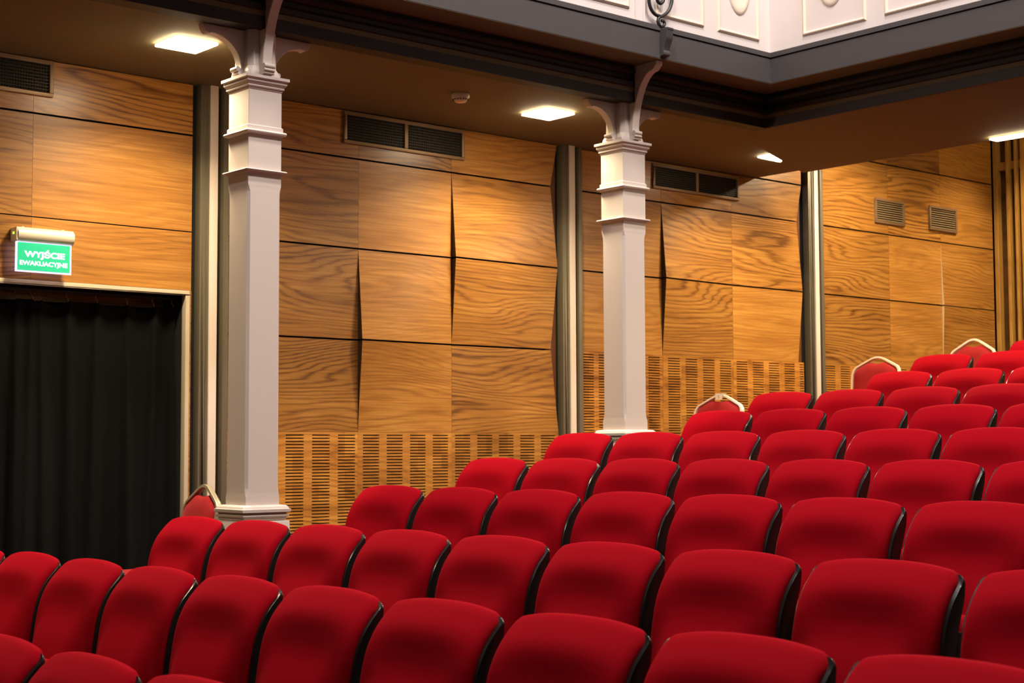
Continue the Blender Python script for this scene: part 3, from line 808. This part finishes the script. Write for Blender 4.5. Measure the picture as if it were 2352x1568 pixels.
# ------------------------------------------------------------------ banquet chairs in the side aisle
def make_chair():
    t = thing('banquet_chair', 'chair', 'chair')
    rc = math.radians(11)
    def B(y, z, d=0.0):      # a point on the leaning back: z above the floor
        return (0.20+(z-0.45)*math.tan(rc)+d, y, z)
    half = [(0.180, 0.02), (0.180, 0.45), (0.196, 0.60), (0.209, 0.72), (0.211, 0.765), (0.204, 0.795), (0.185, 0.822), (0.15, 0.842), (0.09, 0.876), (0.05, 0.897), (0.022, 0.906)]
    path = [B(y, z) if z > 0.45 else (0.20+(0.45-z)*0.12, y, z) for y, z in half] + [B(0, 0.908)] + [B(-y, z) if z > 0.45 else (0.20+(0.45-z)*0.12, -y, z) for y, z in half[::-1]]
    m = MB(); m.tube(path, 0.0, flat=(0.032, 0.020)); m.build('back_frame', M['chairframe'], t, smooth=True)
    inn = [(0.166, 0.50), (0.186, 0.62), (0.197, 0.72), (0.198, 0.762), (0.191, 0.786), (0.174, 0.808), (0.14, 0.828), (0.10, 0.851), (0.07, 0.864), (0.036, 0.858), (0.0, 0.853)]
    out = inn + [(-y, z) for y, z in inn[-2::-1]]
    rings = []
    cy, cz = 0.0, 0.68
    for s, d in ((1.0, 0.010), (1.0, -0.002), (0.975, -0.016), (0.90, -0.028), (0.6, -0.034), (0.2, -0.036)):
        rings.append([B(cy+(y-cy)*s, cz+(z-cz)*s, d) for y, z in out])
    m = MB(); m.stack(rings); m.build('backrest_pad', M['velvet_flat'], t, smooth=True)
    m = MB(); rings = []
    def rr(hx, hy, z, r=0.06):
        p = []
        for cx_, cy_, a0 in ((hx-r, hy-r, 0), (-hx+r, hy-r, PI/2), (-hx+r, -hy+r, PI), (hx-r, -hy+r, 1.5*PI)):
            for i in range(5):
                a = a0+PI/2*i/4; p.append((-0.02+cx_+r*math.cos(a), cy_+r*math.sin(a), z))
        return p
    m.stack([rr(0.20, 0.20, 0.41), rr(0.215, 0.215, 0.43), rr(0.215, 0.215, 0.46), rr(0.19, 0.19, 0.485), rr(0.10, 0.10, 0.49)]); m.build('seat', M['velvet_flat'], t, smooth=True)
    for s in (-1, 1):
        m = MB(); m.tube([(-0.19, s*0.178, 0.405), (-0.205, s*0.18, 0.2), (-0.215, s*0.182, 0.0)], 0.0, flat=(0.022, 0.022)); m.build('leg', M['chairframe'], t)
        m = MB(); m.tube([(-0.19, s*0.17, 0.397), (0.195, s*0.17, 0.397)], 0.0, flat=(0.02, 0.02)); m.build('seat_rail', M['chairframe'], t)
    return t
ch = make_chair()
chairs = [(4.07, 7.17, 1.313, 'red banquet chair with champagne frame between the curtain and the nearer column'),
          (8.04, 7.20, 1.857, 'red banquet chair with a white number tag on its cream frame'),
          (9.84, 7.20, 2.180, 'red banquet chair with cream frame just right of the third pilaster'),
          (11.20, 7.20, 2.372, 'red banquet chair with cream frame nearest the back wall battens')]
def level_at(x):
    for i in range(len(lv)):
        if edges[i]-AISLE <= x < edges[i+1]-AISLE: return lv[i]
    return lv[-1]
for i, (x, y, ztop, lab) in enumerate(chairs):
    o = ch if i == 0 else copy_tree(ch)
    base = level_at(x+0.02)
    s = (ztop-base)/0.918
    apex_dx = 0.20+(0.908-0.45)*math.tan(math.radians(11))
    o.location = (x-apex_dx*s, y, base)
    o.location.z = base
    o.scale = (s, 1.0, s) if abs(s-1) < 0.08 else (1, 1, s)
    tag(o, lab, 'chair', 'banquet chairs in the side aisle')
    if i == 0:
        o.scale[1] = 0.82
    if i == 1:
        tg = MB(); ax = 0.20+(0.897-0.45)*math.tan(math.radians(11))
        tg.box(ax-0.028, ax-0.024, -0.030, 0.030, 0.872, 0.925)
        tg.box(ax-0.024, ax+0.022, -0.030, 0.030, 0.921, 0.925)
        tgo = tg.build('number_tag', M['tagwhite'], o); tgo['label'] = 'white paper number tag'
        tn = MB(); tn.box(ax-0.0288, ax-0.0282, -0.003, 0.001, 0.884, 0.908); tn.box(ax-0.0288, ax-0.0282, 0.001, 0.005, 0.902, 0.906); tn.build('tag_numeral', M['ink'], tgo)

for part in ch.children:            # the first chair's frame gets the copy with shade put into its colour
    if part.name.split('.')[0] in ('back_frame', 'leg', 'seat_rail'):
        part.material_slots[0].link = 'OBJECT'; part.material_slots[0].material = M['chairframe_shaded']
# ------------------------------------------------------------------ lights of the hall
def area(name, loc, target, size, power, col):
    l = bpy.data.lights.new(name, 'AREA'); l.shape = 'DISK'; l.size = size; l.energy = power; l.color = col
    o = bpy.data.objects.new(name, l); COL.objects.link(o); o.location = loc
    o.rotation_euler = (Vector(target)-Vector(loc)).to_track_quat('-Z', 'Y').to_euler()
    return o
for lx, ly in ((1.6, 2.8), (3.4, 4.4), (4.8, 2.6), (6.0, 4.2), (7.0, 2.4)):
    area('hall_ceiling_light', (lx, ly, 8.6), (lx+0.2, ly+0.2, 1.0), 0.55, 225, (1.0, 0.90, 0.84))
area('hall_stage_light', (-8.0, 4.6, 6.2), (7.5, 4.8, 2.2), 1.2, 430, (1.0, 0.88, 0.80))

wd = bpy.data.worlds.new('hall_air'); SC.world = wd; wd.use_nodes = True
wd.node_tree.nodes['Background'].inputs['Color'].default_value = (1.0, 0.82, 0.68, 1)
wd.node_tree.nodes['Background'].inputs['Strength'].default_value = 0.022

# ------------------------------------------------------------------ camera
F_PX, YAW, PITCH, ROLL = 3574.27, 0.71011, 0.06771, -0.00397
fw = Vector((math.sin(YAW)*math.cos(PITCH), math.cos(YAW)*math.cos(PITCH), math.sin(PITCH)))
r0 = Vector((math.cos(YAW), -math.sin(YAW), 0)); u0 = r0.cross(fw)
r = r0*math.cos(ROLL)+u0*math.sin(ROLL); u = r0*(-math.sin(ROLL))+u0*math.cos(ROLL)
cd = bpy.data.cameras.new('camera'); cam = bpy.data.objects.new('camera', cd); COL.objects.link(cam)
Rm = Matrix((r, u, -fw)).transposed()
cam.matrix_world = Matrix.Translation((0, 0, 1.5)) @ Rm.to_4x4()
cd.sensor_width = 36.0; cd.lens = 36.0*F_PX/2352.0; cd.clip_start = 0.05; cd.clip_end = 100
cd.dof.use_dof = True; cd.dof.focus_distance = 6.6; cd.dof.aperture_fstop = 6.3
SC.camera = cam

vs = SC.view_settings
vs.view_transform = 'Standard'; vs.look = 'None'; vs.gamma = 1.0; vs.exposure = 0.0
try: vs.use_curve_mapping = False
except Exception: pass
try: SC.cycles.use_denoising = True
except Exception: pass
